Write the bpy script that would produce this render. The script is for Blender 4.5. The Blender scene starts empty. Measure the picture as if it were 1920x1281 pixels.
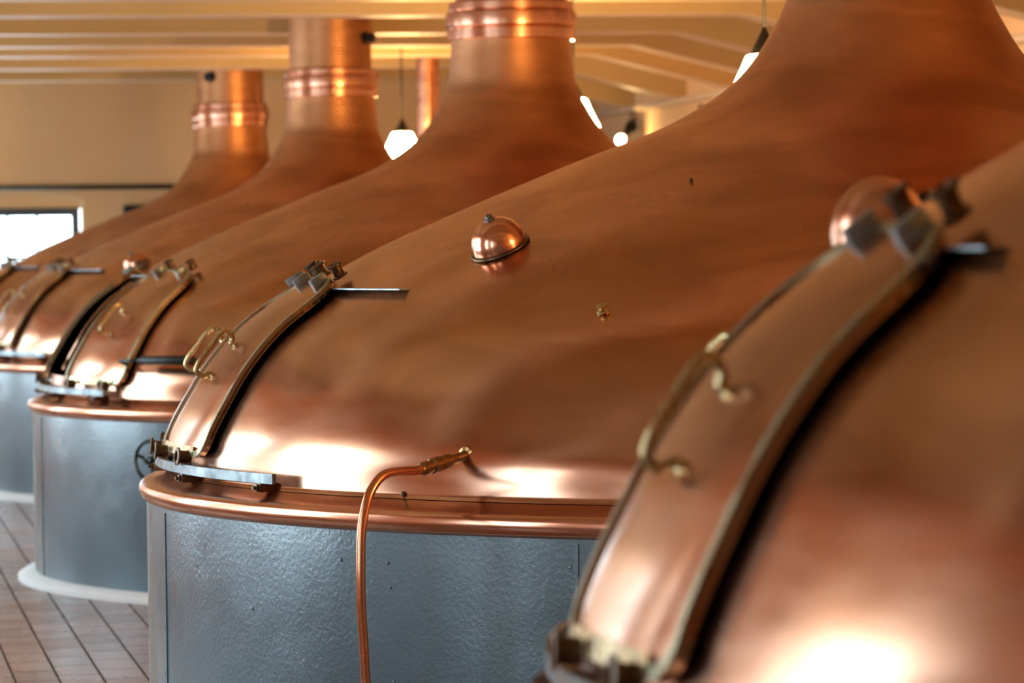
import bpy, bmesh, math, random
from mathutils import Vector, Matrix
random.seed(7)
PI = math.pi
C = bpy.context.scene.collection
sc = bpy.context.scene

# ------------------------------------------------------------------ camera
TH = math.radians(10.094)          # the camera looks a little to the right of the kettle row
PITCH, ROLL, F = -0.02505, -0.01258, 7166.64
right0 = Vector((math.cos(TH), -math.sin(TH), 0)); fwd0 = Vector((math.sin(TH), math.cos(TH), 0)); zz = Vector((0, 0, 1))
fwd = fwd0*math.cos(PITCH) + zz*math.sin(PITCH)
up0 = -fwd0*math.sin(PITCH) + zz*math.cos(PITCH)
rgt = right0*math.cos(ROLL) + up0*math.sin(ROLL)
upv = -right0*math.sin(ROLL) + up0*math.cos(ROLL)
cam = bpy.data.cameras.new('camera'); co = bpy.data.objects.new('camera', cam); C.objects.link(co)
m = Matrix.Identity(4)
for i in range(3):
    m[i][0], m[i][1], m[i][2] = rgt[i], upv[i], -fwd[i]
m[2][3] = 1.5692
co.matrix_world = m
cam.sensor_width = 36; cam.lens = F/1920*36; cam.clip_start = .1; cam.clip_end = 200
cam.dof.use_dof = True; cam.dof.focus_distance = 10.3; cam.dof.aperture_fstop = 5.6
sc.camera = co

# ------------------------------------------------------------------ world, light, exposure
sc.view_settings.view_transform = 'Standard'; sc.view_settings.look = 'None'
sc.view_settings.gamma = 1; sc.view_settings.use_curve_mapping = False
sc.view_settings.exposure = 0.92
w = bpy.data.worlds.new('overcast_sky'); sc.world = w; w.use_nodes = True
bg = w.node_tree.nodes['Background']; bg.inputs[0].default_value = (.64, .85, 1, 1); bg.inputs[1].default_value = 6.0
WX, EX = -1.3, 6.892               # left (window) wall and right wall
BY, FY = 34.2, -5.0                # back and front wall
CZ = 3.42                          # ceiling
WINS = [(3.5, .9), (6.25, 1.4), (8.9, .8)] + [(y, 1.8) for k in range(4) for y in (12.0+6.7*k, 14.4+6.7*k) if y < 33]   # centres of the windows in the left wall
WS, WT, WA = .55, 2.50, .20
def portal(name, loc, rot, sx, sy):
    l = bpy.data.lights.new(name, 'AREA'); l.shape = 'RECTANGLE'; l.size = sx; l.size_y = sy
    l.cycles.is_portal = True
    o = bpy.data.objects.new(name, l); C.objects.link(o); o.location = loc; o.rotation_euler = rot
for y, WW in WINS:
    portal('window_portal', (WX-.02, y, (WS+WT+WA)/2), (0, -PI/2, 0), WT+WA-WS, WW)
portal('window_portal', (1.1, BY+.02, 1.1), (-PI/2, 0, 0), 2.1, 1.8)

# ------------------------------------------------------------------ materials
def mat(name, col=(.5, .5, .5), rough=.5, metal=0., spec=.5):
    m = bpy.data.materials.new(name); m.use_nodes = True
    b = m.node_tree.nodes['Principled BSDF']
    b.inputs['Base Color'].default_value = (*col, 1); b.inputs['Roughness'].default_value = rough
    b.inputs['Metallic'].default_value = metal; b.inputs['Specular IOR Level'].default_value = spec
    return m
class G:
    def __init__(s, m): s.m = m; s.t = m.node_tree; s.b = s.t.nodes['Principled BSDF']
    def n(s, typ, **k):
        x = s.t.nodes.new(typ)
        for a, v in k.items():
            if a.startswith('i_'): x.inputs[a[2:].replace('_', ' ')].default_value = v
            else: setattr(x, a, v)
        return x
    def l(s, a, b): s.t.links.new(a, b)
    def coords(s, scale=(1, 1, 1), kind='Object'):
        tc = s.n('ShaderNodeTexCoord'); mp = s.n('ShaderNodeMapping'); mp.inputs['Scale'].default_value = scale
        s.l(tc.outputs[kind], mp.inputs[0]); return mp.outputs[0]
    def noise(s, vec, scale, detail=4, rough=.55, dist=0):
        x = s.n('ShaderNodeTexNoise'); x.inputs['Scale'].default_value = scale; x.inputs['Detail'].default_value = detail
        x.inputs['Roughness'].default_value = rough; x.inputs['Distortion'].default_value = dist
        s.l(vec, x.inputs['Vector']); return x.outputs['Fac']
    def ramp(s, fac, stops):
        r = s.n('ShaderNodeValToRGB'); e = r.color_ramp.elements
        while len(e) < len(stops): e.new(.5)
        for q, (p, c) in zip(e, stops): q.position = p; q.color = (*c, 1) if len(c) == 3 else c
        s.l(fac, r.inputs[0]); return r.outputs[0]
    def mr(s, fac, a, b, c, d):
        x = s.n('ShaderNodeMapRange', interpolation_type='SMOOTHSTEP')
        for i, v in zip(range(1, 5), (a, b, c, d)): x.inputs[i].default_value = v
        s.l(fac, x.inputs[0]); return x.outputs[0]
    def mix(s, fac, a, b, mode='MIX'):
        x = s.n('ShaderNodeMix'); x.data_type = 'RGBA'; x.blend_type = mode
        if isinstance(fac, float): x.inputs[0].default_value = fac
        else: s.l(fac, x.inputs[0])
        for i, v in ((6, a), (7, b)):
            if isinstance(v, tuple): x.inputs[i].default_value = (*v, 1)
            else: s.l(v, x.inputs[i])
        return x.outputs[2]
    def bump(s, h, strength, dist, prev=None):
        x = s.n('ShaderNodeBump'); x.inputs['Strength'].default_value = strength; x.inputs['Distance'].default_value = dist
        s.l(h, x.inputs['Height'])
        if prev is not None: s.l(prev, x.inputs['Normal'])
        return x.outputs[0]

def copper(name, base=(.70, .365, .235), dark=(.50, .235, .125), r0=.17, r1=.27, bump=.4, tarnish=0.):
    m = mat(name, base, .25, 1.); g = G(m)
    st = g.coords((1, 1, 3.2)); o = g.coords((1, 1, 1))
    n1 = g.noise(st, 2.0, 3, .5, .8); n2 = g.noise(o, 1.3, 2, .5); n3 = g.noise(g.coords((1.2, 1.2, 6)), 3, 3, .5)
    c = g.mix(g.mr(n1, .32, .72, 0, .9), base, dark)
    c = g.mix(g.mr(n2, .3, .8, 0, .6), c, (.68, .38, .26))
    rr = g.mr(g.mix(.5, n1, n3), .3, .7, r0, r1)
    if tarnish:      # out of arm's reach the copper is never polished: duller and browner
        sep = g.n('ShaderNodeSeparateXYZ'); g.l(o, sep.inputs[0])
        ad = g.n('ShaderNodeMath', operation='MULTIPLY_ADD'); g.l(n2, ad.inputs[0]); ad.inputs[1].default_value = .5; g.l(sep.outputs[2], ad.inputs[2])
        tf = g.mr(ad.outputs[0], 1.30, 1.85, 0, 1)
        c = g.mix(tf, c, g.mix(g.mr(n1, .3, .7, 0, 1), (.66, .31, .14), (.48, .21, .09)))
        ad2 = g.n('ShaderNodeMath', operation='MULTIPLY_ADD'); g.l(g.mr(ad.outputs[0], 1.70, 2.25, 0, 1), ad2.inputs[0]); ad2.inputs[1].default_value = tarnish; g.l(rr, ad2.inputs[2]); rr = ad2.outputs[0]
    g.l(c, g.b.inputs['Base Color']); g.l(rr, g.b.inputs['Roughness'])
    b1 = g.bump(g.noise(g.coords((1, 1, .6)), 2.8, 1, .5), bump*.4, .05); b2 = g.bump(g.noise(o, 5, 1, .4), bump*.12, .010, b1)
    g.l(b2, g.b.inputs['Normal'])
    return m
M = {}
M['copper'] = copper('copper_worn', tarnish=.22)
M['copper_bright'] = copper('copper_polished', (.80, .39, .25), (.62, .25, .13), .17, .29, .5)
M['copper_pipe'] = copper('copper_pipe', (.80, .33, .17), (.5, .17, .08), .16, .32, .2)
def metal(name, col, rough, dark, sc_=20):
    m = mat(name, col, rough, 1.); g = G(m); o = g.coords()
    n = g.noise(o, sc_, 2, .5); g.l(g.mix(g.mr(n, .4, .8, 0, .6), col, dark), g.b.inputs['Base Color'])
    g.l(g.mr(n, .3, .7, rough*.7, rough*1.4), g.b.inputs['Roughness']); return m
M['brass'] = metal('aged_brass', (.62, .47, .24), .27, (.28, .2, .08))
M['old_brass'] = metal('dull_brown_brass', (.36, .19, .075), .3, (.17, .08, .03))
M['brass_trim'] = metal('brass_trim', (.42, .36, .23), .38, (.26, .21, .12))
M['steel'] = metal('brushed_steel', (.26, .29, .30), .42, (.16, .17, .17))
M['dark_bronze'] = metal('dark_bronze', (.16, .10, .06), .35, (.06, .04, .025))
M['dark_steel'] = metal('dark_green_iron', (.05, .065, .06), .35, (.02, .025, .02))
M['black'] = mat('black_iron', (.008, .0075, .007), .45, 0., .25)
M['gap'] = mat('shade_black', (.006, .005, .004), 1., 0., 0.)  # matte black colour stands in for the shade inside the open hatch
# painted drum
def drum_mat():
    m = mat('grey_blue_hammered_paint', (.12, .155, .175), .30, 0., .8); g = G(m); o = g.coords(); g.b.inputs['Coat Weight'].default_value = .6; g.b.inputs['Coat Roughness'].default_value = .22
    n = g.noise(o, 2.0, 3, .5); c = g.mix(g.mr(n, .3, .7, 0, 1), (.058, .115, .145), (.082, .155, .190))
    g.l(c, g.b.inputs['Base Color'])
    g.l(g.mr(n, .3, .7, .25, .36), g.b.inputs['Roughness'])
    b = g.bump(g.noise(o, 2.2, 2, .5), .35, .05); b = g.bump(g.noise(o, 75, 2, .5), .45, .0035, b); g.l(b, g.b.inputs['Normal'])
    return m
M['drum'] = drum_mat()
def plaster(name, a, b, rough=.85):
    m = mat(name, a, rough); g = G(m); o = g.coords(kind='Object')
    c = g.mix(g.mr(g.noise(o, .9, 5, .6), .3, .7, 0, 1), a, b); g.l(c, g.b.inputs['Base Color'])
    g.l(g.bump(g.noise(o, 30, 3, .6), .2, .004), g.b.inputs['Normal']); return m
M['wall'] = plaster('ochre_plaster', (.76, .48, .23), (.80, .53, .28))
M['beam'] = plaster('tan_painted_beam', (.52, .34, .13), (.57, .38, .16), .6)
M['trim'] = plaster('cream_trim_paint', (.62, .47, .30), (.66, .50, .33), .5)
M['white'] = plaster('white_reveal_paint', (.80, .79, .77), (.84, .83, .80), .6)
M['plinth'] = plaster('whitewashed_plinth', (.68, .68, .66), (.80, .80, .78), .7)
def floor_mat():
    m = mat('brown_red_quarry_tile', (.3, .17, .12), .3, 0., .5); g = G(m)
    tc = g.n('ShaderNodeTexCoord'); mp = g.n('ShaderNodeMapping'); mp.inputs['Rotation'].default_value = (0, 0, PI/2)
    g.l(tc.outputs['Object'], mp.inputs[0])
    bt = g.n('ShaderNodeTexBrick', offset=.5); bt.inputs['Scale'].default_value = 1.
    bt.inputs['Brick Width'].default_value = .33; bt.inputs['Row Height'].default_value = .16; bt.inputs['Mortar Size'].default_value = .005
    bt.inputs['Color1'].default_value = (.17, .095, .065, 1); bt.inputs['Color2'].default_value = (.26, .155, .12, 1); bt.inputs['Mortar'].default_value = (.04, .033, .03, 1)
    g.l(mp.outputs[0], bt.inputs['Vector'])
    n = g.noise(g.coords((1, 1, 1)), 1.4, 4, .6)
    c = g.mix(g.mr(n, .35, .7, 0, .4), bt.outputs['Color'], (.19, .15, .12)); g.l(c, g.b.inputs['Base Color'])
    g.l(g.mix(bt.outputs['Fac'], g.mr(n, .3, .7, .22, .32), (.9, .9, .9)), g.b.inputs['Roughness'])
    g.l(g.mr(bt.outputs['Fac'], 0, 1, .3, 0), g.b.inputs['Specular IOR Level'])
    inv = g.mr(bt.outputs['Fac'], 0, 1, 1, 0)
    b = g.bump(inv, .3, .0015); g.l(b, g.b.inputs['Normal'])
    return m
M['floor'] = floor_mat()
def emis(name, col, s):
    m = mat(name, col, .3); b = m.node_tree.nodes['Principled BSDF']
    b.inputs['Emission Color'].default_value = (*col, 1); b.inputs['Emission Strength'].default_value = s; return m
M['lamp_glass'] = emis('lit_opal_glass', (1, .62, .24), 125)
M['spot_glass'] = emis('lit_spot_lens', (1, .66, .28), 90)
def pane_mat():
    m = bpy.data.materials.new('window_glass'); m.use_nodes = True; t = m.node_tree; t.nodes.clear()
    o = t.nodes.new('ShaderNodeOutputMaterial'); a = t.nodes.new('ShaderNodeBsdfTransparent'); b = t.nodes.new('ShaderNodeBsdfGlossy')
    b.inputs['Roughness'].default_value = .02; x = t.nodes.new('ShaderNodeMixShader')
    x.inputs[0].default_value = .07
    t.links.new(a.outputs[0], x.inputs[1]); t.links.new(b.outputs[0], x.inputs[2]); t.links.new(x.outputs[0], o.inputs[0])
    return m
M['pane'] = pane_mat()
M['frame'] = mat('dark_grey_window_paint', (.07, .075, .085), .4)
M['pale_frame'] = mat('grey_window_paint', (.35, .36, .37), .4)

# ------------------------------------------------------------------ mesh helpers
def obj(name, bm, material, parent=None, smooth=True, loc=None):
    me = bpy.data.meshes.new(name); bmesh.ops.recalc_face_normals(bm, faces=bm.faces); bm.to_mesh(me); bm.free()
    me.materials.append(material)
    for p in me.polygons: p.use_smooth = smooth
    o = bpy.data.objects.new(name, me); C.objects.link(o)
    if loc is not None: o.location = loc
    if parent is not None: o.parent = parent
    return o
def auto(o, ang=35):
    me = o.data; me.update()
    bm = bmesh.new(); bm.from_mesh(me)
    for e in bm.edges:
        if len(e.link_faces) == 2: e.smooth = e.calc_face_angle(0) < math.radians(ang)
    bm.to_mesh(me); bm.free(); return o
def empty(name, loc, label=None, cat=None, group=None):
    o = bpy.data.objects.new(name, None); C.objects.link(o); o.location = loc; o.empty_display_size = .2
    if label: o['label'] = label; o['category'] = cat
    if group: o['group'] = group
    return o
def box(bm, c, s, rot=None):
    r = bmesh.ops.create_cube(bm, size=1); vs = r['verts']
    mt = Matrix.Translation(c) @ (rot.to_4x4() if rot else Matrix.Identity(4)) @ Matrix.Diagonal((*s, 1))
    bmesh.ops.transform(bm, matrix=mt, verts=vs); return vs
def bevel(bm, w, seg=2):
    bmesh.ops.bevel(bm, geom=[e for e in bm.edges if len(e.link_faces) == 2 and e.calc_face_angle(0) > .6], offset=w, segments=seg, affect='EDGES', profile=.5)
def frame_of(n, upish=Vector((0, 0, 1))):
    n = n.normalized(); t = upish.cross(n)
    if t.length < 1e-4: t = Vector((1, 0, 0)).cross(n)
    t.normalize(); b = n.cross(t)
    return Matrix((t, b, n)).transposed()          # columns: tangent, up-slope, normal
def lathe(bm, prof, seg=48, mt=None, cap=True):
    rings = []
    for r, z in prof:
        if r < 1e-6: rings.append([bm.verts.new((0, 0, z))])
        else: rings.append([bm.verts.new((r*math.cos(2*PI*i/seg), r*math.sin(2*PI*i/seg), z)) for i in range(seg)])
    for a, b in zip(rings, rings[1:]):
        for i in range(seg):
            j = (i+1) % seg
            if len(a) == 1 and len(b) == 1: continue
            if len(a) == 1: bm.faces.new((a[0], b[i], b[j]))
            elif len(b) == 1: bm.faces.new((a[i], a[j], b[0]))
            else: bm.faces.new((a[i], a[j], b[j], b[i]))
    if cap:
        for r in (rings[0], rings[-1]):
            if len(r) > 2: bm.faces.new(r)
    if mt is not None:
        bmesh.ops.transform(bm, matrix=mt, verts=[v for r in rings for v in r])
def tube(bm, pts, rad, seg=12, closed=False, cap=True, up=Vector((0, 0, 1))):
    pts = [Vector(p) for p in pts]; n = len(pts); rings = []; prev = None
    for i, p in enumerate(pts):
        if closed: t = pts[(i+1) % n] - pts[i-1]
        else: t = pts[min(i+1, n-1)] - pts[max(i-1, 0)]
        t.normalize()
        if prev is None:
            a = up.cross(t)
            if a.length < .05: a = Vector((1, 0, 0)).cross(t)
        else: a = prev - t*prev.dot(t)
        a.normalize(); b = t.cross(a); prev = a
        r = rad[i] if isinstance(rad, (list, tuple)) else rad
        rings.append([bm.verts.new(p + a*math.cos(2*PI*k/seg)*r + b*math.sin(2*PI*k/seg)*r) for k in range(seg)])
    m_ = n if closed else n-1
    for i in range(m_):
        A, B = rings[i], rings[(i+1) % n]
        for k in range(seg):
            l = (k+1) % seg; bm.faces.new((A[k], A[l], B[l], B[k]))
    if cap and not closed: bm.faces.new(rings[0]); bm.faces.new(rings[-1])
def smooth_path(pts, sub=6):
    pts = [Vector(p) for p in pts]; out = []
    for i in range(len(pts)-1):
        p0 = pts[max(i-1, 0)]; p1 = pts[i]; p2 = pts[i+1]; p3 = pts[min(i+2, len(pts)-1)]
        for s in range(sub):
            t = s/sub
            out.append(.5*((2*p1)+(-p0+p2)*t+(2*p0-5*p1+4*p2-p3)*t*t+(-p0+3*p1-3*p2+p3)*t**3))
    out.append(pts[-1]); return out

# ------------------------------------------------------------------ kettle shape
ZK = [.747, .942, 1.138, 1.30, 1.43, 1.56, 1.69, 1.82, 1.95, 2.08, 2.21, 2.372, 2.56]
RK = [2.267, 2.259, 2.169, 2.041, 1.858, 1.627, 1.331, 1.013, .679, .48, .381, .309, .292]
def rad_at(z):
    n = len(ZK); h = [ZK[i+1]-ZK[i] for i in range(n-1)]; dl = [(RK[i+1]-RK[i])/h[i] for i in range(n-1)]
    m_ = [dl[0]] + [2*dl[i]*dl[i-1]/(dl[i]+dl[i-1]) for i in range(1, n-1)] + [dl[-1]]
    z = min(max(z, ZK[0]), ZK[-1]-1e-6); i = max(k for k in range(n-1) if ZK[k] <= z); t = (z-ZK[i])/h[i]
    return RK[i]*(1+2*t)*(1-t)**2+h[i]*m_[i]*t*(1-t)**2+RK[i+1]*t*t*(3-2*t)+h[i]*m_[i+1]*t*t*(t-1)
def S(az, z, off=0.):
    """point and outward normal on the copper dome; az in degrees in the room frame"""
    a = math.radians(az); r = rad_at(z); dr = (rad_at(z+.01)-rad_at(z-.01))/.02
    n = Vector((math.cos(a), math.sin(a), -dr)).normalized()
    return Vector((r*math.cos(a), r*math.sin(a), z)) + n*off, n

LZ0, LZ1, LW = .955, 1.452, 7.7      # hatch leaf: lowest and highest z, half width in degrees
HATCH = (163.0, 192.0, .985, 1.425)

def dome_mesh(off=0.):
    bm = bmesh.new()
    zs = [.905, .93, .95, .97, HATCH[2]]; z = HATCH[2]+.022
    while z < HATCH[3]-.01: zs.append(z); z += .022
    zs.append(HATCH[3]); z = HATCH[3]+.02
    while z < 2.555: zs.append(z); z += .02
    zs.append(2.573)
    azs = sorted(set([i*2.5 for i in range(144)] + [HATCH[0], HATCH[1]]))
    azs = [a for a in azs if not (0 < abs(a-HATCH[0]) < 1.1 or 0 < abs(a-HATCH[1]) < 1.1)]
    # foot: rolled join into the flange
    foot = [(2.275, .889), (2.2655, .896)]
    rows = []
    for r, z in foot: rows.append([bm.verts.new(((r+off)*math.cos(math.radians(a)), (r+off)*math.sin(math.radians(a)), z)) for a in azs])
    rz = foot + [(None, z) for z in zs]
    for z in zs: 
        r = max(rad_at(z)+off*1.2, .02); rows.append([bm.verts.new((r*math.cos(math.radians(a)), r*math.sin(math.radians(a)), z)) for a in azs])
    allz = [z for _, z in rz]; n = len(azs)
    for k in range(len(rows)-1):
        zc = (allz[k]+allz[k+1])/2
        for i in range(n):
            j = (i+1) % n; ac = (azs[i]+(azs[j] if j else 360))/2
            if HATCH[0] < ac < HATCH[1] and HATCH[2] < zc < HATCH[3]: continue
            bm.faces.new((rows[k][i], rows[k][j], rows[k+1][j], rows[k+1][i]))
    return bm
def surf_strip(bm, path, w, off, th):
    """flat strip following (az,z) points on the dome, width w, from off to off+th above it"""
    P = [S(a, z)[0] for a, z in path]; n = len(P); rows = []
    for i in range(n):
        nn = S(*path[i])[1]; t = (P[min(i+1, n-1)]-P[max(i-1, 0)]).normalized(); s = nn.cross(t).normalized()
        rows.append([bm.verts.new(P[i]+s*(w/2*a)+nn*b) for a, b in ((-1, off), (1, off), (1, off+th), (-1, off+th))])
    for A, B in zip(rows, rows[1:]):
        for k in range(4): bm.faces.new((A[k], A[(k+1) % 4], B[(k+1) % 4], B[k]))
    bm.faces.new(rows[0]); bm.faces.new(rows[-1])

def leaf_outline(side=1, n=40):
    """closed (az,z) outline of a hatch leaf, centred on 0 deg, rounded corners"""
    cz, hz = (LZ0+LZ1)/2, (LZ1-LZ0)/2
    out = []
    for i in range(4):
        cx, cy = ((1, 1), (-1, 1), (-1, -1), (1, -1))[i]
        rx, ry = corner(cy > 0)
        for k in range(9):
            t = (i*90+k*90/8)*PI/180
            out.append((cx*(LW-rx)+rx*math.cos(t), cz+cy*(hz-ry)+ry*math.sin(t)))
        # straight run to the next corner
        nx, ny = ((-1, 1), (-1, -1), (1, -1), (1, 1))[i]
        a = out[-1]
        t2 = ((i+1)*90)*PI/180
        rx, ry = corner(ny > 0)
        b = (nx*(LW-rx)+rx*math.cos(t2), cz+ny*(hz-ry)+ry*math.sin(t2))
        for k in range(1, 12): out.append((a[0]+(b[0]-a[0])*k/12, a[1]+(b[1]-a[1])*k/12))
    return out
LOFF = .024
def corner(top): return (4.4, .085) if top else (2.0, .045)
def leaf_grid():
    """copper sheet of the leaf as a clean grid: rows up the dome, width follows the rounded corners"""
    bm = bmesh.new(); NR, NC = 44, 16; cz, hz = (LZ0+LZ1)/2, (LZ1-LZ0)/2; rows = [[], []]
    for r in range(NR+1):
        q = -math.cos(PI*r/NR); z = cz+hz*q; d = hz-abs(z-cz); rx, ry = corner(z > cz)
        w = LW if d >= ry else LW-rx+rx*math.sqrt(max(0, 1-((ry-d)/ry)**2))
        for side, dd in ((0, 0), (1, -.007)):
            row = []
            for c in range(NC+1):
                u = 2*c/NC-1; p, n = S(180+w*u, z); row.append(bm.verts.new(p+n*(LOFF+dd+.010*(1-u**4))))
            rows[side].append(row)
    for L in rows:
        for A, B in zip(L, L[1:]):
            for c in range(NC): bm.faces.new((A[c], A[c+1], B[c+1], B[c]))
    a, b = rows
    for r in range(NR):
        for c in (0, NC): bm.faces.new((a[r][c], a[r+1][c], b[r+1][c], b[r][c]))
    for r in (0, NR):
        for c in range(NC): bm.faces.new((a[r][c], a[r][c+1], b[r][c+1], b[r][c]))
    return bm
def closed_strip(bm, ol, w, off, th, base=180):
    N = len(ol); P = [S(base+a, z)[0] for a, z in ol]; rows = []
    for i in range(N):
        nn = S(base+ol[i][0], ol[i][1])[1]; t = (P[(i+1) % N]-P[i-1]).normalized(); s = nn.cross(t).normalized()
        rows.append([bm.verts.new(P[i]+s*a+nn*b) for a, b in ((0, off), (w, off), (w, off+th), (0, off+th))])
    for i in range(N):
        A, B = rows[i], rows[(i+1) % N]
        for k in range(4): bm.faces.new((A[k], A[(k+1) % 4], B[(k+1) % 4], B[k]))
def handle_mesh(az=180., z0=1.172, z1=1.258):
    bm = bmesh.new(); p0, n0 = S(az, z0, LOFF+.008); p1, n1 = S(az, z1, LOFF+.008)
    n = (n0+n1).normalized(); t = (p1-p0).normalized(); H = .058; L = (p1-p0).length; R_ = .026; ov = .020
    pts = [p0, p0+n*.012]
    def arc(cx, sgn):   # rounded bow past the foot
        out = []
        for k in range(13):
            a_ = PI*k/12; out.append((cx+sgn*(-math.cos(a_)*0 + ov*math.sin(a_)), .014+(H-.014)*(1-math.cos(a_))/2))
        return out
    A_ = arc(0, -1); B_ = arc(L, 1)[::-1]
    A_ = [(x+ (0.018 if k > 9 else 0)*(k-9)/3, y) for k, (x, y) in enumerate(A_)]
    B_ = [(x- (0.018 if k < 3 else 0)*(3-k)/3, y) for k, (x, y) in enumerate(B_)]
    pts += [p0+t*x+n*y for x, y in A_+B_] + [p1+n*.012, p1]
    tube(bm, smooth_path(pts, 2), .0085, 12)
    for p in (p0, p1):
        fr = Matrix.Translation(p-n*.004) @ frame_of(n).to_4x4()
        lathe(bm, [(.015, 0), (.015, .006), (.011, .009), (.0105, .018), (0.0, .018)], 16, fr)
    return bm
def spool(bm, c, axis, r, w):
    fr = Matrix.Translation(c) @ frame_of(axis).to_4x4()
    lathe(bm, [(0, -.004), (r*.55, -.004), (r, 0), (r, w*.12), (r*.72, w*.16), (r*.66, w*.5), (r*.72, w*.8), (r, w*.86), (r, w), (r*.6, w+.002), (r*.55, w-.006), (r*.2, w-.008), (0, w-.008)], 24, fr, cap=False)

_cache = {}
def mk(name, key, builder, material, parent, ang=35, loc=None, rotz=0., label=None):
    """first call builds the mesh, later calls share it"""
    if key not in _cache:
        o = obj(name, builder(), material); auto(o, ang); _cache[key] = o.data
    else:
        o = bpy.data.objects.new(name, _cache[key]); C.objects.link(o)
    o.parent = parent
    if loc is not None: o.location = loc
    o.rotation_euler[2] = math.radians(rotz)
    if label: o['label'] = label
    return o

def b_flange():
    bm = bmesh.new()
    lathe(bm, [(2.26, .802), (2.335, .800), (2.348, .804), (2.358, .812), (2.364, .824), (2.366, .836), (2.364, .848), (2.357, .857), (2.345, .863),
               (2.325, .868), (2.305, .873), (2.29, .879), (2.278, .886), (2.268, .8905), (2.262, .894)], 144, cap=False); return bm
def b_drum(zb):
    def f():
        bm = bmesh.new(); lathe(bm, [(2.343, .03-zb), (2.343, .2), (2.343, .4), (2.343, .6), (2.343, .803)], 128, cap=False); return bm
    return f
def b_plinth(zb):
    def f():
        bm = bmesh.new(); lathe(bm, [(2.30, -zb), (2.425, -zb), (2.425, .018-zb), (2.405, .032-zb), (2.37, .04-zb), (2.335, .045-zb)], 96, cap=False); return bm
    return f
def b_collar():
    bm = bmesh.new()
    lathe(bm, [(.288, 2.565), (.306, 2.567), (.311, 2.573), (.311, 2.620), (.306, 2.626), (.311, 2.630), (.318, 2.637), (.320, 2.668), (.318, 2.700), (.311, 2.707),
               (.302, 2.711), (.305, 2.716), (.305, 2.748), (.300, 2.754), (.284, 2.757), (.272, 2.762)], 72, cap=False); return bm
def b_chimney():
    bm = bmesh.new(); lathe(bm, [(.272, 2.58), (.272, 3.0), (.272, 3.42)], 64, cap=False); return bm
def b_seam():
    bm = bmesh.new()
    vs = box(bm, (2.3445, 0, .41), (.004, .012, .76)); return bm
def b_rivet():
    bm = bmesh.new(); fr = Matrix.Translation((2.342, 0, 0)) @ frame_of(Vector((1, 0, 0))).to_4x4()
    lathe(bm, [(.006, 0), (.0058, .002), (.004, .0042), (0, .005)], 12, fr); return bm
def b_rail():      # flat steel bar standing off the dome foot, seen edge-on
    bm = bmesh.new(); rows = []; R = rad_at(.925)+.048
    N = 44
    for i in range(N+1):
        a = math.radians(160-4+(206.0-156)*i/N) 
        rows.append([bm.verts.new(((R+dr)*math.cos(a), (R+dr)*math.sin(a), .925+dz)) for dr, dz in ((-.007, -.014), (.007, -.014), (.007, .014), (-.007, .014))])
    for A, B in zip(rows, rows[1:]):
        for k in range(4): bm.faces.new((A[k], A[(k+1) % 4], B[(k+1) % 4], B[k]))
    bm.faces.new(rows[0]); bm.faces.new(rows[-1]); return bm
def b_bracket():   # bolt and spacer block between bar and dome
    bm = bmesh.new(); r = rad_at(.905)
    box(bm, (r+.028, 0, .898), (.060, .030, .026)); bevel(bm, .002)
    fr = Matrix.Translation((r+.056, 0, .898)) @ frame_of(Vector((1, 0, 0))).to_4x4()
    lathe(bm, [(.012, 0), (.012, .009), (.006, .010), (.006, .018), (0, .018)], 6, fr); return bm
def b_toprail():
    bm = bmesh.new(); rows = []; z0 = 1.447; N = 44
    for i in range(N+1):
        a = math.radians(155+(205.5-155)*i/N); p, n = S(math.degrees(a), z0)
        r = rad_at(z0)
        rows.append([bm.verts.new(((r+dr)*math.cos(a), (r+dr)*math.sin(a), z0+dz)) for dr, dz in ((-.012, -.001), (.034, -.001), (.034, .003), (-.012, .003))])
    for A, B in zip(rows, rows[1:]):
        for k in range(4): bm.faces.new((A[k], A[(k+1) % 4], B[(k+1) % 4], B[k]))
    bm.faces.new(rows[0]); bm.faces.new(rows[-1]); return bm
def b_hanger():    # steel block on the leaf top
    bm = bmesh.new(); p, n = S(180, 1.432, LOFF+.018); fr = frame_of(n)
    box(bm, p+fr.col[1]*.004, (.030, .052, .034), fr); bevel(bm, .003); return bm
def b_topspool():
    bm = bmesh.new(); p, n = S(180, 1.462, LOFF+.006); fr = frame_of(n)
    spool(bm, p+n*-.012+fr.col[1]*.012, n, .024, .042); return bm
def b_roller():
    bm = bmesh.new(); r = rad_at(.955); 
    spool(bm, Vector((-(r+.030), 0, .958)), Vector((-1, 0, .10)), .027, .040); return bm
def b_foot():      # brass plate between the rollers
    bm = bmesh.new(); surf_strip(bm, [(180+a, .968) for a in (-5.6, -4, -2, 0, 2, 4, 5.6)], .030, LOFF+.006, .008); return bm
def b_vent():
    bm = bmesh.new(); R = .080; prof = []
    for k in range(15):
        t = PI/2*k/14; prof.append((R*math.cos(t)**.93 if k < 14 else 0, .012+R*1.02*math.sin(t)))
    lathe(bm, [(R*.9, 0), (R+.002, .0)]+[(R, .006)]+prof, 48, cap=False); return bm
def b_ventring():
    bm = bmesh.new(); lathe(bm, [(.078, -.002), (.087, -.001), (.0895, .004), (.087, .009), (.080, .010)], 48, cap=False); return bm
def b_ventnut():
    bm = bmesh.new(); lathe(bm, [(.0, .0), (.017, 0), (.017, .004), (.011, .005), (.011, .014), (.006, .016), (.006, .010), (0, .010)], 6); return bm
def b_knob():
    bm = bmesh.new(); lathe(bm, [(.017, 0), (.018, .003), (.015, .006), (.010, .008), (.0095, .011), (.0145, .012), (.015, .019), (.012, .021), (0, .021)], 20, cap=False); return bm
def b_nub():
    bm = bmesh.new(); lathe(bm, [(.006, 0), (.0065, .006), (.004, .010), (0, .011)], 10); return bm
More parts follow.
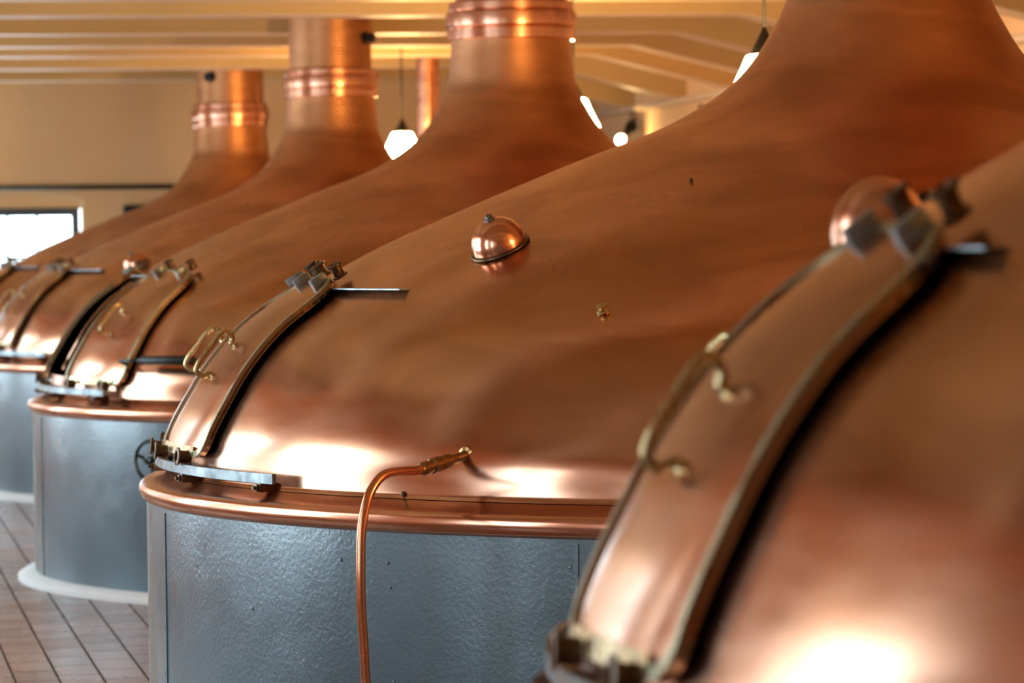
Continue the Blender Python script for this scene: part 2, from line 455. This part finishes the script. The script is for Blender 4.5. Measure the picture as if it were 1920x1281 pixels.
def b_frame():
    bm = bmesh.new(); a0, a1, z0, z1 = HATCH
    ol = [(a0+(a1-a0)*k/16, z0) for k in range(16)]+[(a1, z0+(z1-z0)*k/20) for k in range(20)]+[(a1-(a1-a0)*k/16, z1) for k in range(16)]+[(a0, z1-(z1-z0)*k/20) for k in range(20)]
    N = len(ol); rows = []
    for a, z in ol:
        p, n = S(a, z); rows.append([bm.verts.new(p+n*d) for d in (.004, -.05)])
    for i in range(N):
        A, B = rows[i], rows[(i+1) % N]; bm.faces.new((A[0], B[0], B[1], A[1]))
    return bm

def on_surface(o, az, z, off=0., spin=0.):
    p, n = S(az, z, off); mt = Matrix.Translation(p) @ frame_of(n).to_4x4() @ Matrix.Rotation(spin, 4, 'Z')
    o.matrix_local = mt; return o

def kettle(name, loc, label, near_shift, far_shift, turn=0., vent=None, knobs=(), nubs=(), zb=0., vent_nut=True, far_handle=True, seam0=187.8, rivets=True):
    """zb: how far the dome stands above the usual height; the drum and plinth reach down to the floor"""
    t = empty(name, loc, label, 'brewing kettle', 'copper brewing kettles standing in a row')
    t.location[2] = zb
    mk('drum', 'drum%g' % zb, b_drum(zb), M['drum'], t)
    mk('plinth', 'plinth%g' % zb, b_plinth(zb), M['plinth'], t)
    mk('rim_flange', 'flange', b_flange, M['copper_bright'], t, 60)
    mk('dome', 'dome', dome_mesh, M['copper'], t, 80, rotz=turn)
    mk('inner_shade_shell', 'inner', lambda: dome_mesh(-.05), M['gap'], t, 80, rotz=turn)  # added black shell: darkness of the kettle interior put into its colour
    mk('neck_collar', 'collar', b_collar, M['copper_bright'], t, 28)
    mk('chimney_pipe', 'chim%g' % (zb > 0), b_chimney, M['copper'], t)
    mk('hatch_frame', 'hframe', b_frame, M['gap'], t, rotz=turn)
    for k in range(-1, 3):
        s = mk('seam', 'seam', b_seam, M['drum'], t, rotz=seam0+k*45.9)
        if rivets:
            for z in (.17, .31, .45, .59, .73):
                r = mk('rivet', 'rivet', b_rivet, M['drum'], s, loc=(0, 0, z), rotz=-.45)
    mk('bottom_rail', 'rail', b_rail, M['steel'], t, rotz=turn)
    for a in (158, 174.3, 190.2, 204.2): mk('rail_bracket', 'bracket', b_bracket, M['dark_bronze'], t, rotz=a+turn)
    mk('top_rail', 'toprail', b_toprail, M['steel'], t, rotz=turn)
    for sh in (5.5+turn+near_shift, -10.1+turn+far_shift):
        l = mk('hatch_door', 'leaf', leaf_grid, M['copper'], t, 60, rotz=sh)
        def bt():
            bm = bmesh.new(); closed_strip(bm, leaf_outline(), .019, LOFF-.010, .022); return bm
        mk('door_trim', 'leaftrim', bt, M['brass_trim'], l, 50)
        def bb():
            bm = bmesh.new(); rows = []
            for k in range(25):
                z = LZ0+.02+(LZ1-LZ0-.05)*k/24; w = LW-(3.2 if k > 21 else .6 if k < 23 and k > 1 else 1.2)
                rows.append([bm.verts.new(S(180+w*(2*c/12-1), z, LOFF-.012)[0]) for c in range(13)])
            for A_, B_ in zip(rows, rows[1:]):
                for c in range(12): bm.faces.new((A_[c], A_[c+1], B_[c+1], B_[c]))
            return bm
        mk('door_shade_sheet', 'doorshade', bb, M['gap'], l)  # black sheet added under the leaf so the hatch gap looks dark
        if sh > -3 or far_handle: mk('handle', 'handle', handle_mesh, M['brass'], l, 60)
        mk('foot_plate', 'footplate', b_foot, M['brass'], l)
        for a in (-4.4, 4.4):
            mk('roller', 'roller', b_roller, M['dark_bronze'], l, rotz=a)
            mk('hanger_block', 'hanger', b_hanger, M['steel'], l, rotz=a*.8)
            mk('hanger_roller', 'topspool', b_topspool, M['dark_bronze'], l, rotz=a*.8)
    if vent:
        v = mk('vent_dome', 'vent', b_vent, M['copper_bright'], t, 60); on_surface(v, *vent)
        mk('vent_rim', 'ventrim', b_ventring, M['dark_bronze'], v, 60)
        if vent_nut:
          nut = mk('vent_nut', 'ventnut', b_ventnut, M['steel'], v); nut.location = (0, .0, .0925); 
    for a, z in knobs:
        on_surface(mk('knob', 'knob', b_knob, M['brass'], t), a, z)
    for a, z in nubs:
        on_surface(mk('stud', 'nub', b_nub, M['dark_bronze'], t), a, z)
    return t

K0 = kettle('brewing_kettle', (3.002, 4.741, 0), 'nearest copper kettle, cut off by the right edge of the photo, strongly blurred closed hatch', 0, -17, turn=-3.8, vent=(154, 1.455), vent_nut=False, zb=.030)
K0.scale = (.90, .90, 1.055); K0.location[2] = .0318
for _c in K0.children:
    if _c.name.startswith('top_rail'): _c.rotation_euler[2] -= math.radians(10)
K1 = kettle('brewing_kettle', (3.286, 11.638, 0), 'sharp copper kettle in the middle with a bent copper pipe running down its grey drum', 0, 0,
            vent=(211.0, 1.561), knobs=[(230.4, 1.388)], nubs=[(225.5, 1.749), (218.6, .902), (240, .902)])
K2 = kettle('brewing_kettle', (3.286, 18.373, 0), 'copper kettle with its hatch slid open to a dark gap, handwheel on the drum', 15.8, 0, far_handle=False)
K3 = kettle('brewing_kettle', (3.295, 25.256, 0), 'copper kettle behind the open one, small round vent dome beside its closed hatch', 0, 0, turn=5.0, vent=(219.2, 1.468), nubs=[(225.6, 1.86)], rivets=False)
K4 = kettle('brewing_kettle', (3.24, 31.212, 0), 'farthest copper kettle, just before the back wall window', 0, 0, turn=3.0, rivets=False)

for K_, a_, z_ in ((K4, 230, 2.97), (K3, 322, 2.955)):
    bm = bmesh.new(); aa = math.radians(a_); fr = Matrix.Translation((.268*math.cos(aa), .268*math.sin(aa), z_)) @ frame_of(Vector((math.cos(aa), math.sin(aa), 0))).to_4x4()
    lathe(bm, [(.045, 0), (.045, .008), (.020, .012), (.018, .035), (.034, .042), (.034, .062), (0, .066)], 20, fr)
    auto(obj('dark_knob', bm, M['black'], K_), 35)  # small black knob set where the chimney pipe has a dark patch

# single screws in the middle kettle's drum
for a, z in ((204.3, .560), (218.9, .72), (219.1, .655), (219.3, .40), (219.3, .28), (214.5, .72)):
    mk('drum_screw', 'rivet', b_rivet, M['dark_steel'], K1, loc=(0, 0, z), rotz=a)

# copper drain pipe on the middle kettle
A = math.radians(223.6)
def rp(r, z, da=0.): return Vector((r*math.cos(A+da), r*math.sin(A+da), z))
bm = bmesh.new()
path = [rp(2.40, .987), rp(2.45, .980), rp(2.50, .981), rp(2.55, .981), rp(2.59, .976), rp(2.625, .957), rp(2.655, .925), rp(2.675, .88), rp(2.687, .83),
        rp(2.691, .76), rp(2.692, .70), rp(2.690, .62), rp(2.684, .55), rp(2.677, .44), rp(2.672, .30), rp(2.670, .15), rp(2.670, .003)]
tube(bm, smooth_path(path, 6), .0125, 16)
pipe = obj('drain_pipe', bm, M['copper_pipe'], K1)
bm = bmesh.new()
d = (rp(2.45, .980)-rp(2.23, 1.010)).normalized(); fr = Matrix.Translation(rp(2.225, 1.010)) @ frame_of(d).to_4x4()
lathe(bm, [(0, 0), (.024, 0), (.024, .010), (.015, .014), (.013, .02), (.013, .075), (.0165, .078), (.0165, .086), (.0195, .088), (.0195, .118), (.0175, .121), (.0175, .132), (.021, .134), (.021, .160), (.017, .163),
           (.017, .178), (.0185, .180), (.0185, .200), (.0145, .204), (.0135, .212), (0, .212)], 20, fr, cap=False)
auto(obj('pipe_coupling', bm, M['old_brass'], pipe), 30)['label'] = 'dull brass coupling'

# handwheel on the open kettle's drum
hw = empty('handwheel', (0, 0, 0)); hw.parent = K2
az = math.radians(219.3); nrm = Vector((math.cos(az), math.sin(az), 0)); ctr = nrm*(2.343+.14)+Vector((0, 0, .645))
hw.matrix_local = Matrix.Translation(ctr) @ frame_of(nrm).to_4x4()
bm = bmesh.new(); tube(bm, [(.085*math.cos(2*PI*k/40), .085*math.sin(2*PI*k/40), 0) for k in range(40)], .0085, 12, closed=True)
obj('wheel_rim', bm, M['dark_steel'], hw)
bm = bmesh.new(); lathe(bm, [(0, -.14), (.014, -.14), (.014, -.03), (.018, -.026), (.018, .012), (.010, .016), (.010, .024), (0, .024)], 20, cap=False)
auto(obj('hub', bm, M['dark_steel'], hw))
bm = bmesh.new(); lathe(bm, [(0, -.142), (.045, -.142), (.045, -.125), (.03, -.122), (.028, -.09), (.0, -.09)], 24, cap=False)
auto(obj('valve_body', bm, M['dark_steel'], hw))
for k in range(3):
    bm = bmesh.new(); a = math.radians(-75+120*k)
    box(bm, (.05*math.cos(a), .05*math.sin(a), -.006), (.07, .016, .007), Matrix.Rotation(a, 3, 'Z')); bevel(bm, .002)
    obj('spoke', bm, M['dark_steel'], hw)

# black probe held across the open kettle's dome
p0, n0 = S(208.6, 1.040, .070); p1, n1 = S(221.6, 1.043, .080)
bm = bmesh.new(); tube(bm, [p0, p0.lerp(p1, .30)], .008, 12)
pr = obj('lever_rod', bm, M['dark_steel'], K2)
bm = bmesh.new(); dv = (p1-p0).normalized(); L = (p1-p0).length; fr = Matrix.Translation(p0.lerp(p1, .28)) @ frame_of(dv).to_4x4()
lathe(bm, [(0, 0), (.017, .002), (.021, .008), (.021, .02), (.019, .022), (.021, .026), (.0215, L*.72), (.018, L*.73), (0, L*.73)], 20, fr, cap=False)
auto(obj('lever_grip', bm, M['black'], pr))
bm = bmesh.new(); q0, _ = S(208.9, 1.040, .03); tube(bm, [q0, p0+dv*.01], .010, 12); obj('lever_mount', bm, M['dark_steel'], pr)

# ------------------------------------------------------------------ room shell
def struct(name, bm, m_, smooth=False):
    o = obj(name, bm, m_, None, smooth); o['kind'] = 'structure'; return o
bm = bmesh.new(); box(bm, ((WX+EX)/2, (FY+BY)/2, -.1), (EX-WX+.8, BY-FY+.8, .2)); struct('floor', bm, M['floor'])
bm = bmesh.new(); box(bm, ((WX+EX)/2, (FY+BY)/2, CZ+.2), (EX-WX+.8, BY-FY+.8, .4)); struct('ceiling', bm, M['beam'])
bm = bmesh.new(); box(bm, (EX+.2, (FY+BY)/2, CZ/2), (.4, BY-FY, CZ)); struct('wall_right', bm, M['wall'])
bm = bmesh.new(); box(bm, ((WX+EX)/2, FY-.2, CZ/2), (EX-WX+.8, .4, CZ)); struct('wall_front', bm, M['wall'])
def arched_wall(name, s0, s1, H, thick, holes, place, m_):
    """wall along s with openings (centre, width, sill, spring, rise); place(s,d,z) -> world point, d = depth into the wall"""
    bm = bmesh.new()
    def quad(a, b, c, d): bm.faces.new([bm.verts.new(place(*p)) for p in (a, b, c, d)])
    def slab(sa, sb, za, zb, zc=None, zd=None):
        # za,zb bottom heights at sa,sb ; zc,zd top heights
        for d in (0, thick): quad((sa, d, za), (sb, d, zb), (sb, d, zd), (sa, d, zc))
    cur = s0
    for c, w_, sill, spr, rise in sorted(holes):
        a, b = c-w_/2, c+w_/2
        slab(cur, a, 0, 0, H, H); N = 16
        def arch(s): 
            u = (s-c)/(w_/2); return spr+rise*math.sqrt(max(0, 1-u*u*.92))-rise*math.sqrt(.08)
        for k in range(N):
            x0, x1 = a+(b-a)*k/N, a+(b-a)*(k+1)/N
            slab(x0, x1, arch(x0), arch(x1), H, H)
            quad((x0, 0, arch(x0)), (x1, 0, arch(x1)), (x1, thick, arch(x1)), (x0, thick, arch(x0)))
            if sill > 0:
                slab(x0, x1, 0, 0, sill, sill); quad((x0, 0, sill), (x1, 0, sill), (x1, thick, sill), (x0, thick, sill))
        for s in (a, b): quad((s, 0, sill), (s, thick, sill), (s, thick, arch(s)), (s, 0, arch(s)))
        cur = b
    slab(cur, s1, 0, 0, H, H)
    bmesh.ops.remove_doubles(bm, verts=bm.verts, dist=1e-4)
    return struct(name, bm, m_)
LT = .35
arched_wall('wall_left', FY, BY, CZ, LT, [(y, w_, WS, WT, WA) for y, w_ in WINS], lambda s, d, z: (WX-d, s, z), M['wall'])
arched_wall('wall_back', WX-.4, EX+.4, CZ, .35, [(1.08, 2.28, .22, 2.02, .13)], lambda s, d, z: (s, BY+d, z), M['wall'])
def bars(bm, s0, s1, z0, z1, cols, rows, place, w_=.06, th=.05, mun=.022):
    def bx(sa, sb, za, zb, t):
        p = place((sa+sb)/2, 0, (za+zb)/2); e = place(sb, t/2, zb); q = place(sa, -t/2, za)
        box(bm, p, [abs(e[i]-q[i]) for i in range(3)])
    bx(s0, s1, z0, z0+w_, th); bx(s0, s1, z1-w_, z1, th); bx(s0, s0+w_, z0+w_, z1-w_, th); bx(s1-w_, s1, z0+w_, z1-w_, th)
    for k in range(1, cols): s = s0+(s1-s0)*k/cols; bx(s-mun/2, s+mun/2, z0+w_, z1-w_, th*.6)
    for z in rows: bx(s0+w_, s1-w_, z-mun/2, z+mun/2, th*.5)
n = 1
for y, WW in WINS:
    root = empty('window_%d' % n, (0, 0, 0)); root['kind'] = 'structure'; n += 1
    pl = lambda s, d, z: Vector((WX-.25-d, s, z))
    bm = bmesh.new(); bars(bm, y-WW/2, y+WW/2, WS, WT+WA*.72, 4, (WS+.55, WS+1.1), pl, .05)
    obj('window_frame', bm, M['pale_frame'], root, False)
    bm = bmesh.new(); box(bm, (WX-.25, y, (WS+WT+WA)/2), (.006, WW, WT+WA-WS)); obj('window_pane', bm, M['pane'], root, False)
# back window: dark frame with a heavy lower transom, thin glazing bars
root = empty('window_%d' % n, (0, 0, 0)); root['kind'] = 'structure'
pl = lambda s, d, z: Vector((s, BY+.22+d, z))
bm = bmesh.new(); bars(bm, -.06, 2.205, .22, 1.96, 1, (), pl, .075, .07)
box(bm, (1.05, BY+.22, .965), (2.1, .07, .12)); obj('window_frame', bm, M['frame'], root, False)
bm = bmesh.new()
for s in (.20, .47, .74, 1.01, 1.28, 1.56, 1.825): box(bm, (s, BY+.22, 1.1), (.026, .03, 1.62))
for z in (.55, 1.52): box(bm, (1.05, BY+.22, z), (2.1, .03, .024))
obj('glazing_bar', bm, M['frame'], root, False)
bm = bmesh.new(); box(bm, (1.05, BY+.225, 1.1), (2.2, .006, 1.74)); obj('window_pane', bm, M['pane'], root, False)
bm = bmesh.new(); box(bm, (1.08, BY+.25, 2.06), (2.3, .06, .22)); obj('transom_panel', bm, M['wall'], root, False)
# ceiling beams with haunches at the walls and a cream painted underside
BZ = 3.017
def beam(y, wd=.27):
    t = empty('ceiling_beam', (0, y, 0)); t['kind'] = 'structure'
    prof = [(WX, 3.0), (WX+.3, BZ), (EX-1.15, BZ), (EX, 2.74), (EX, CZ+.02), (WX, CZ+.02)]
    bm = bmesh.new(); a = [bm.verts.new((x, .0, z)) for x, z in prof]; b = [bm.verts.new((x, wd, z)) for x, z in prof]
    bm.faces.new(a); bm.faces.new(b[::-1])
    for i in range(len(prof)): j = (i+1) % len(prof); bm.faces.new((a[i], a[j], b[j], b[i]))
    obj('beam_body', bm, M['beam'], t, False)
    bm = bmesh.new(); low = [(WX, 3.0), (WX+.3, BZ), (EX-1.15, BZ), (EX, 2.74)]; rows = []
    for x, z in low: rows.append([bm.verts.new((x, yy, zz_)) for yy, zz_ in ((-.005, z-.005), (wd+.005, z-.005), (wd+.005, z+.006), (-.005, z+.006))])
    for A_, B_ in zip(rows, rows[1:]):
        for k in range(4): bm.faces.new((A_[k], A_[(k+1) % 4], B_[(k+1) % 4], B_[k]))
    bm.faces.new(rows[0]); bm.faces.new(rows[-1]); obj('beam_moulding', bm, M['trim'], t, False)
for i, y in enumerate([-1.3, .3, 1.7, 3.0, 4.15, 5.6, 7.6, 9.2, 10.75, 12.4, 14., 15.6, 17.2, 18.8, 20.4, 22., 23.6, 25.56, 27.1, 28.5, 30.45, 32.5]):
    beam(y)
bm = bmesh.new(); box(bm, (EX-.05, (FY+BY)/2, 2.735), (.10, BY-FY, .05)); bevel(bm, .012); struct('trim_1', bm, M['trim'])

# conduit along the back wall, dark box, small dark hooks under the cornice
def tag(o, label, cat, group=None):
    o['label'] = label; o['category'] = cat
    if group: o['group'] = group
    return o
bm = bmesh.new(); tube(bm, [(WX+.05, BY-.03, 2.137), (EX-.05, BY-.03, 2.137)], .022, 10); tag(obj('conduit', bm, M['dark_steel']), 'thin dark pipe running along the back wall above the window', 'pipe')
bm = bmesh.new(); box(bm, (2.76, BY-.04, 1.925), (.36, .08, .10)); bevel(bm, .01); tag(obj('junction_box', bm, M['black']), 'small dark box on the back wall between window and farthest kettle', 'box')

# free standing copper riser near the farthest kettle
bm = bmesh.new(); lathe(bm, [(.088, .0), (.088, 1.5), (.088, CZ)], 32, cap=False)
for z in (.0,): lathe(bm, [(.088, 0), (.13, 0), (.13, .015), (.088, .02)], 32, cap=False)
tag(obj('riser_pipe', bm, M['copper_pipe'], None, True, (4.525, 28.95, 0)), 'slim vertical copper pipe rising to the ceiling behind the lamp', 'pipe')

# pendant lamps
def pendant(x, y, ztip, label):
    t = empty('pendant_lamp', (x, y, CZ), label, 'lamp', 'pendant lamps hanging between the kettles')
    dz = ztip-CZ
    def cord():
        bm = bmesh.new(); tube(bm, [(0, 0, -.02), (0, 0, dz+.004)], .006, 8); return bm
    obj('cord', cord(), M['black'], t)
    def f1():
        bm = bmesh.new(); lathe(bm, [(0, -.001), (.05, -.001), (.05, -.012), (.01, -.03)], 24, cap=False); return bm
    mk('ceiling_rose', 'rose', f1, M['black'], t)
    def f2():
        bm = bmesh.new(); lathe(bm, [(.006, .012), (.010, 0), (.030, -.040), (.054, -.088), (.062, -.100), (.058, -.102), (.0, -.098)], 28, cap=False); return bm
    mk('lamp_cap', 'cap', f2, M['black'], t).location = (0, 0, dz)
    def f3():
        bm = bmesh.new(); lathe(bm, [(.0, -.100), (.062, -.100), (.074, -.106), (.105, -.175), (.142, -.250), (.150, -.272), (.140, -.295), (.095, -.318), (0, -.328)], 32, cap=False); return bm
    mk('lamp_shade', 'shade', f3, M['lamp_glass'], t, 60, label='lit opal glass shade').location = (0, 0, dz)
pendant(4.195, 28.10, 2.517, 'lit pendant lamp left of the middle kettle neck, hanging before the back wall')
pendant(4.221, 21.59, 2.510, 'lit pendant lamp half hidden behind the right flank of the open kettle neck')
pendant(3.713, 14.98, 2.425, 'lit pendant lamp with dark cap at the left flank of the middle kettle neck')
pendant(4.7, 8.3, 2.45, 'lit pendant lamp between the nearest and the middle kettle')
pendant(4.9, 1.2, 2.45, 'lit pendant lamp nearest the front wall')

# spotlight on the right wall with its two fixing hooks
t = empty('spotlight', (6.84, 32.2, 2.69), 'small dark spotlight on the right wall beyond the neck of the open kettle', 'spotlight')
pix = lambda x, y, z: Vector((x-6.84, y-32.2, z-2.69))
bm = bmesh.new(); tube(bm, [pix(6.84, 32.2, 2.70), pix(6.79, 32.2, 2.69), pix(6.79, 32.2, 2.60)], .009, 8); obj('bracket', bm, M['black'], t)
bm = bmesh.new(); a_, b_ = pix(6.80, 32.2, 2.585), pix(6.665, 31.98, 2.475); dr = (b_-a_); fr = Matrix.Translation(a_) @ frame_of(dr).to_4x4()
lathe(bm, [(0, -.05), (.035, -.04), (.055, 0), (.045, .06), (.03, .12), (.035, .22), (.045, .27), (.04, .275), (0, .25)], 20, fr, cap=False); obj('housing', bm, M['black'], t)
bm = bmesh.new(); fr = Matrix.Translation(b_) @ frame_of(dr).to_4x4(); lathe(bm, [(0, -.01), (.030, 0), (.038, .025), (.032, .055), (.015, .07), (0, .073)], 20, fr, cap=False); obj('lens', bm, M['spot_glass'], t)
for i, (y, lb) in enumerate(((29.83, 'small dark hook under the cornice nearest the middle kettle'), (32.36, 'small dark hook under the cornice directly above the spotlight'))):
    bm = bmesh.new(); tube(bm, smooth_path([(0, 0, .01), (-.03, 0, .01), (-.04, 0, 0), (-.03, 0, -.02), (-.01, 0, -.015)], 4), .009, 8)
    tag(obj('hook', bm, M['black'], None, True, (EX+.0, y, 2.66)), lb, 'hook', 'dark hooks on the right wall')
